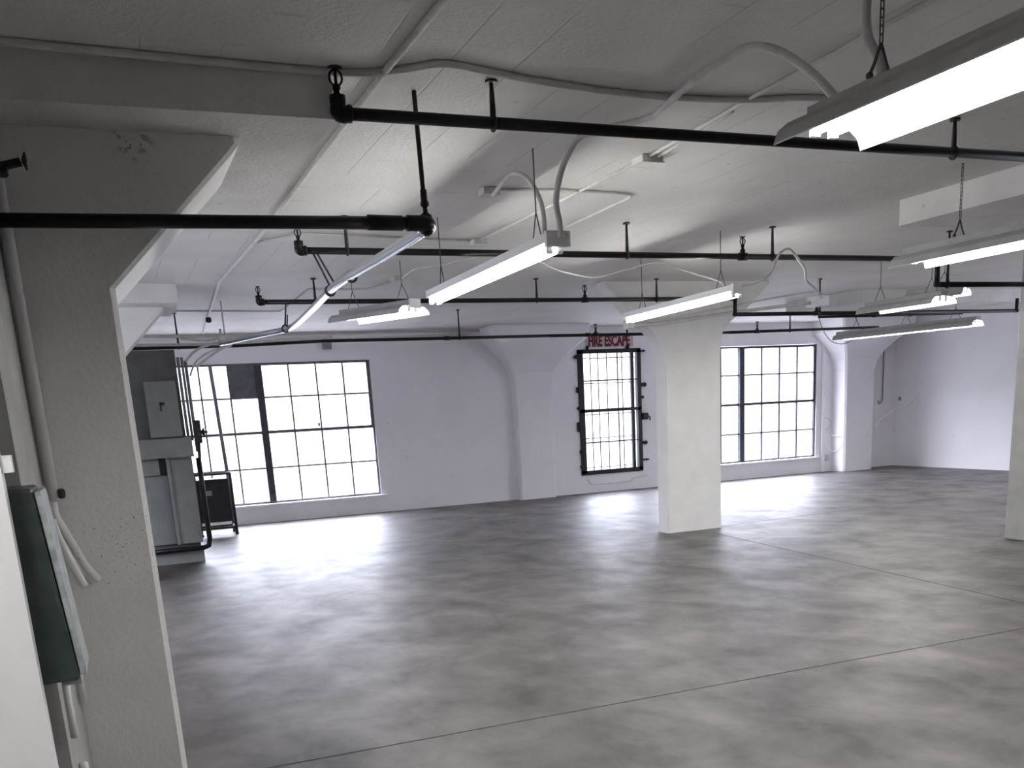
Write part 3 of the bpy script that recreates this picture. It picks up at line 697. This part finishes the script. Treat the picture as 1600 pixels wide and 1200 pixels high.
# conduits along the top of the window wall
conduit('wall_conduit', 'white conduit along the top of the window wall, upper of two', 'conduit', [(.96, YW - .03, 3.265), (3.64, YW - .03, 3.27), (7.0, YW - .03, 3.26)], .014)
conduit('wall_conduit', 'white conduit along the window wall just below the upper one', 'conduit', [(2.84, YW - .03, 3.17), (6.5, YW - .03, 3.19)], .020)
t = thing('junction_box', 'small grey tilted box on the window wall above the large window', 'junction box', (3.76, YW - .05, 3.06))
bm = BM(); box(bm, 3.68, 3.84, YW - .08, YW - .002, 3.0, 3.11, .01); obj('box_body', bm, 'greypanel', t)

# ------------------------------------------------------------------ electrical corner on the left
b = BM(); box(b, XL, .88, 13.95, 14.2, 0, 2.76); struct('wall_stub', b, 'stub')
t = thing('electrical_cabinet', 'tall grey electrical cabinet with a handle, mounted beside the large window', 'cabinet', (.62, 13.9, 1.65))
bm = BM(); box(bm, .44, .83, 13.78, 13.948, 1.655, 2.37, .008); obj('body', bm, 'greypanel', t)
bm = BM(); box(bm, .445, .825, 13.765, 13.78, 1.665, 2.36, .004); d_ = obj('door', bm, 'greypanel', t)
bm = BM(); box(bm, .60, .66, 13.735, 13.765, 2.07, 2.10, .004); tube(bm, [(.61, 13.73, 2.10), (.61, 13.73, 1.99)], .008, 8); obj('handle', bm, 'rod', d_)
t = thing('wireway', 'grey horizontal wiring trough below the tall grey cabinet', 'wireway', (.3, 13.85, 1.41))
bm = BM(); box(bm, -.45, .93, 13.70, 13.948, 1.412, 1.645, .006); obj('trough', bm, 'greypanel', t)
bm = BM(); box(bm, -.45, .935, 13.69, 13.70, 1.40, 1.425); obj('cover_lip', bm, 'greypanel', t)
tag(obj('junction_box', (lambda bm: (box(bm, .12, .49, 13.83, 13.948, 1.175, 1.40, .008), bm)[1])(BM()), 'greypanel'), 'small grey box tucked under the wiring trough', 'junction box')
t = thing('lower_cabinet', 'tall grey lower cabinet of two boards under the wiring trough', 'cabinet', (.3, 13.9, .27))
bm = BM(); box(bm, -.45, .575, 13.88, 13.948, .26, 1.17, .004); obj('left_board', bm, 'greypanel', t)
bm = BM(); box(bm, .58, .905, 13.80, 13.948, .26, 1.405, .004); obj('right_board', bm, 'greypanel', t)
bm = BM(); box(bm, .575, .615, 13.77, 13.80, .26, 1.40, .003); obj('edge_strip', bm, 'greypanel', t)
b = BM(); box(b, -.45, .90, 13.8, 13.948, 0, .16, .004); struct('baseboard_stub', b, 'greypanel')
conduit('drain_pipe', 'black pipe running along the base of the grey cabinets and up their right side', 'pipe',
        [(-.45, 13.72, .195), (.90, 13.72, .195), (.965, 13.71, .22), (.985, 13.70, .30), (.982, 13.70, 1.0), (.98, 13.70, 1.38)], .034, 0, 'black', seg=12)
for k, (x, y, z0_, z1_, r) in enumerate(((.905, 13.9, 1.66, 2.66, .020), (.955, 13.92, 1.6, 2.66, .018), (1.0, 13.96, 1.45, 2.62, .022))):
    conduit('riser_conduit', ['grey conduit riser against the right side of the electrical cabinet', 'grey conduit riser in the middle of the three beside the electrical cabinet', 'grey conduit riser nearest the window beside the electrical cabinet'][k], 'conduit',
            [(x, y, z0_), (x, y, z1_)], r, m='greypanel')
t = thing('pipe_valve', 'dark valve body with hand wheel silhouetted against the large window', 'valve', (1.04, 13.85, 1.7))
bm = BM(); box(bm, 1.0, 1.07, 13.80, 13.9, 1.56, 1.86, .015); lathe(bm, (1.06, 13.85, 1.70), [(.02, 0), (.03, .02), (.055, .035), (.055, .05), (.015, .06), (.015, .09)], 12, 'X'); obj('valve_body', bm, 'rod', t)
bm = BM(); tube(bm, [(1.0, 13.76, 1.36), (1.02, 13.84, 1.58)], .022, 10); obj('stem', bm, 'rod', t)
# tangle of conduits at the ceiling
tang = [
 ('long grey conduit bundle member lying along the ceiling left of the large window, topmost', [(.35, 13.7, 2.92), (1.5, 13.75, 2.90), (2.2, 13.8, 2.93)], .020),
 ('grey conduit running just under the topmost one over the cabinets', [(.35, 13.62, 2.80), (1.5, 13.66, 2.80), (2.9, 13.7, 2.86)], .018),
 ('grey bent conduit dropping from the ceiling conduits to the cabinet top', [(1.65, 13.6, 2.83), (1.35, 13.6, 2.80), (1.12, 13.62, 2.72), (.99, 13.75, 2.60)], .016),
 ('grey conduit sloping down across the top left window panes', [(1.75, 13.6, 2.88), (1.38, 13.6, 2.70), (1.10, 13.65, 2.52)], .014),
 ('thin loop of grey conduit around the ceiling tangle left of the window', [(1.55, 13.5, 2.76), (1.30, 13.5, 2.70), (1.12, 13.52, 2.60), (1.05, 13.6, 2.50), (1.02, 13.7, 2.42)], .012),
 ('short grey conduit elbow beside the tangle over the cabinets', [(.95, 13.5, 2.86), (1.25, 13.5, 2.83), (1.42, 13.55, 2.87), (1.45, 13.6, 2.97)], .016)]
for lab, pts, r in tang: conduit('riser_conduit', lab, 'conduit', pts, r, 4, 'conduit')
t = thing('junction_box', 'pale box at the end of the pale main pipe above the large window', 'junction box', (1.45, 13.4, 2.78))
bm = BM(); box(bm, 1.40, 1.56, 13.35, 13.5, 2.76, 2.88, .01); obj('box_body', bm, 'conduit', t)
bm = BM(); tube(bm, [(1.48, 13.42, 2.87), (1.48, 13.42, H - .002)], .010, 8); obj('support_stem', bm, 'conduit', t)
conduit('pipe_link', 'grey length of pipe joining the pale main pipe to the pale box', 'pipe', [(1.36, 12.27, 2.72), (1.42, 13.36, 2.80)], .018, 0, 'sheenpipe')
t = thing('pipe_fitting', 'small black double fitting on the ceiling conduit near the window wall', 'fitting', (1.33, 12.9, 3.1))
bm = BM(); lathe(bm, (1.48, 15.2, 3.24), [(.02, -.04), (.04, -.025), (.04, .025), (.02, .04)], 12); obj('fitting_body', bm, 'rod', t)

# tall pole standing in front of the window and the dark cart
conduit('floor_pole', 'tall thin grey pole standing on the floor in front of the large window', 'pole', [(1.69, 17.2, 0.0), (1.60, 17.2, 2.72)], .030, 0, 'greypanel', seg=12)
t = thing('equipment_cart', 'dark flat equipment cabinet on a tube frame below the large window', 'cart', (1.4, 17.1, 0))
bm = BM(); box(bm, 1.12, 1.62, 16.85, 17.25, .22, .92, .008); obj('cabinet_body', bm, 'darkcart', t)
bm = BM(); box(bm, 1.16, 1.34, 16.84, 16.85, .66, .74); obj('label_plate', bm, 'greypanel', t)
bm = BM()
for x in (1.10, 1.66):
    for y in (16.85, 17.28): tube(bm, [(x, y, .03), (x, y, 1.0)], .022, 10)
tube(bm, [(1.10, 16.85, 1.0), (1.66, 16.85, 1.0)], .02, 10); tube(bm, [(1.10, 17.28, 1.0), (1.66, 17.28, 1.0)], .02, 10)
tube(bm, [(1.66, 16.85, 1.0), (1.66, 17.28, 1.0)], .02, 10); tube(bm, [(1.10, 16.85, .12), (1.66, 16.85, .12)], .02, 10); tube(bm, [(1.10, 17.28, .12), (1.66, 17.28, .12)], .02, 10); tube(bm, [(1.66, 16.85, .12), (1.66, 17.28, .12)], .02, 10)
obj('tube_frame', bm, 'rod', t)
for x, y in ((1.10, 16.85), (1.66, 16.85), (1.10, 17.28), (1.66, 17.28)):
    bm = BM(); lathe(bm, (x, y, .0), [(.028, 0), (.028, .035), (.02, .045)], 10); obj('foot', bm, 'black', t)

# ------------------------------------------------------------------ near left: disconnect box and conduits
t = thing('disconnect_box', 'dark green-grey switch box mounted at the edge of the white panel, left edge', 'switch box', (-.33, 3.75, .95))
bm = BM(); box(bm, -.40, -.280, 3.705, 4.0, .94, 1.62, .012)
for v in bm.verts:
    if v.co.x > -.3: v.co.x += .045 * (1.61 - v.co.z) / .65
obj('body', bm, 'green', t)
bm = BM(); box(bm, -.276, -.254, 3.715, 3.99, .955, 1.61, .008)
for v in bm.verts: v.co.x += .045 * (1.61 - v.co.z) / .65
o = obj('lid', bm, 'greenlid', t); o['label'] = 'worn lighter lid'
bm = BM(); box(bm, -.30, -.235, 3.80, 3.92, .905, .95, .006); obj('latch', bm, 'greenlid', t)
conduit('riser_conduit', 'thick pale conduit climbing the left edge of the nearest column', 'conduit', [(-.300, 5.07, 1.50), (-.300, 5.07, 2.88), (-.31, 5.03, 2.98)], .027, 0, 'column', seg=14)
conduit('riser_conduit', 'pale conduit running down below the green-grey switch box', 'conduit', [(-.30, 3.95, .93), (-.305, 3.97, .80), (-.305, 3.97, .66)], .014, 0, 'column')
conduit('riser_conduit', 'lower pale conduit on the partition behind the switch box', 'conduit', [(-.314, 4.9, .55), (-.314, 4.9, 1.4)], .018, 0, 'column')
conduit('flexible_conduit', 'pale flex curling out over the nearest column behind the switch box, longer one', 'conduit',
        [(-.30, 5.0, 1.49), (-.30, 5.0, 1.43), (-.285, 5.02, 1.38), (-.25, 5.04, 1.28), (-.21, 5.06, 1.17), (-.165, 5.08, 1.10)], .019, 6, 'column')
conduit('flexible_conduit', 'pale flex curling out over the nearest column behind the switch box, shorter one', 'conduit',
        [(-.31, 4.9, 1.42), (-.29, 4.9, 1.32), (-.25, 4.92, 1.18), (-.225, 4.94, 1.10)], .016, 6, 'column')
for lab, x, y, z in (('small pale pipe clamp low on the partition under the switch box', -.315, 4.3, .43), ('small dark pipe clamp on the thick conduit above the curling flexes', -.262, 5.06, 1.52)):
    t = thing('pipe_clamp', lab, 'clamp', (x, y, z)); bm = BM(); lathe(bm, (x, y, z - .02), [(.010, 0), (.018, .01), (.018, .035), (.010, .045)], 12); obj('clamp_body', bm, 'rod' if 'dark' in lab else 'column', t)

# ------------------------------------------------------------------ right bay: cords and wall conduit
conduit('power_cord', 'white cord draped from the pilaster across the corner to the right wall', 'cord', [(16.03, 17.84, .93), (16.25, 17.95, 1.08), (16.72, 18.1, 1.26), (16.97, 17.95, 1.36), (16.97, 17.75, 1.46), (16.97, 17.5, 1.66)], .016, 6, 'cord')
conduit('power_cord', 'short white cord end hanging on the right wall', 'cord', [(16.98, 17.5, 1.55), (16.98, 17.55, 1.45), (16.98, 17.6, 1.34)], .009, 4, 'cord')
conduit('power_cord', 'white cord sagging at the foot of the wall beside the right-hand window', 'cord', [(14.96, 18.26, .62), (15.02, 18.2, .50), (15.10, 18.12, .45), (15.14, 18.0, .50), (15.145, 17.9, .64)], .011, 6, 'cord')
conduit('power_cord', 'white cord arcing below the grey ring beside the right-hand window', 'cord', [(14.95, 18.27, .92), (15.06, 18.22, .84), (15.13, 18.1, .80), (15.145, 17.9, .79)], .010, 6, 'cord')
conduit('cable_ring', 'faint pale ring of cable hanging on the wall right of the right-hand window', 'cable', [(15.01 + .11 * math.cos(a), YW - .02, 1.08 + .13 * math.sin(a)) for a in [i * math.pi / 8 - 1.9 for i in range(13)]], .009, 0, 'conduit')
conduit('wall_conduit', 'thin grey conduit with hooked end on the wall between pilaster and corner', 'conduit', [(16.62, YW - .02, 2.66), (16.62, YW - .02, 1.56), (16.58, YW - .02, 1.47), (16.52, YW - .02, 1.45), (16.50, YW - .02, 1.52)], .012, 0, 'greycord')
conduit('hanging_cable', 'grey cable hanging in a loop near the far right light', 'cable', [(12.0, 14.9, H - .01), (12.05, 14.9, 3.0), (12.25, 14.9, 2.72), (12.5, 14.9, 2.63), (12.75, 14.9, 2.68), (12.95, 14.9, 2.85), (12.85, 14.9, 3.1), (12.8, 14.9, H - .01)], .008, 6, 'greycord')
t = thing('wall_outlet', 'small outlet box low on the wall beside the right-hand window', 'outlet', (15.05, YW - .02, .3))
bm = BM(); box(bm, 15.0, 15.1, YW - .04, YW - .002, .24, .38, .005); obj('box_body', bm, 'conduit', t)
t = thing('wall_bracket', 'small dark bracket on the far corner of the right wall', 'bracket', (XR - .03, 18.1, 1.55))
bm = BM(); box(bm, XR - .04, XR - .002, 18.08, 18.14, 1.50, 1.58, .01); obj('bracket_body', bm, 'greycord', t)
# diagonal conduit under the sill line below the barred window
conduit('wall_conduit', 'thin pale conduit looping under the barred window near the floor', 'conduit', [(8.9, YW - .015, .28), (8.95, YW - .015, .20), (9.1, YW - .015, .17), (9.85, YW - .015, .17), (9.95, YW - .015, .22), (10.3, YW - .015, .28)], .008, 3, 'conduit')
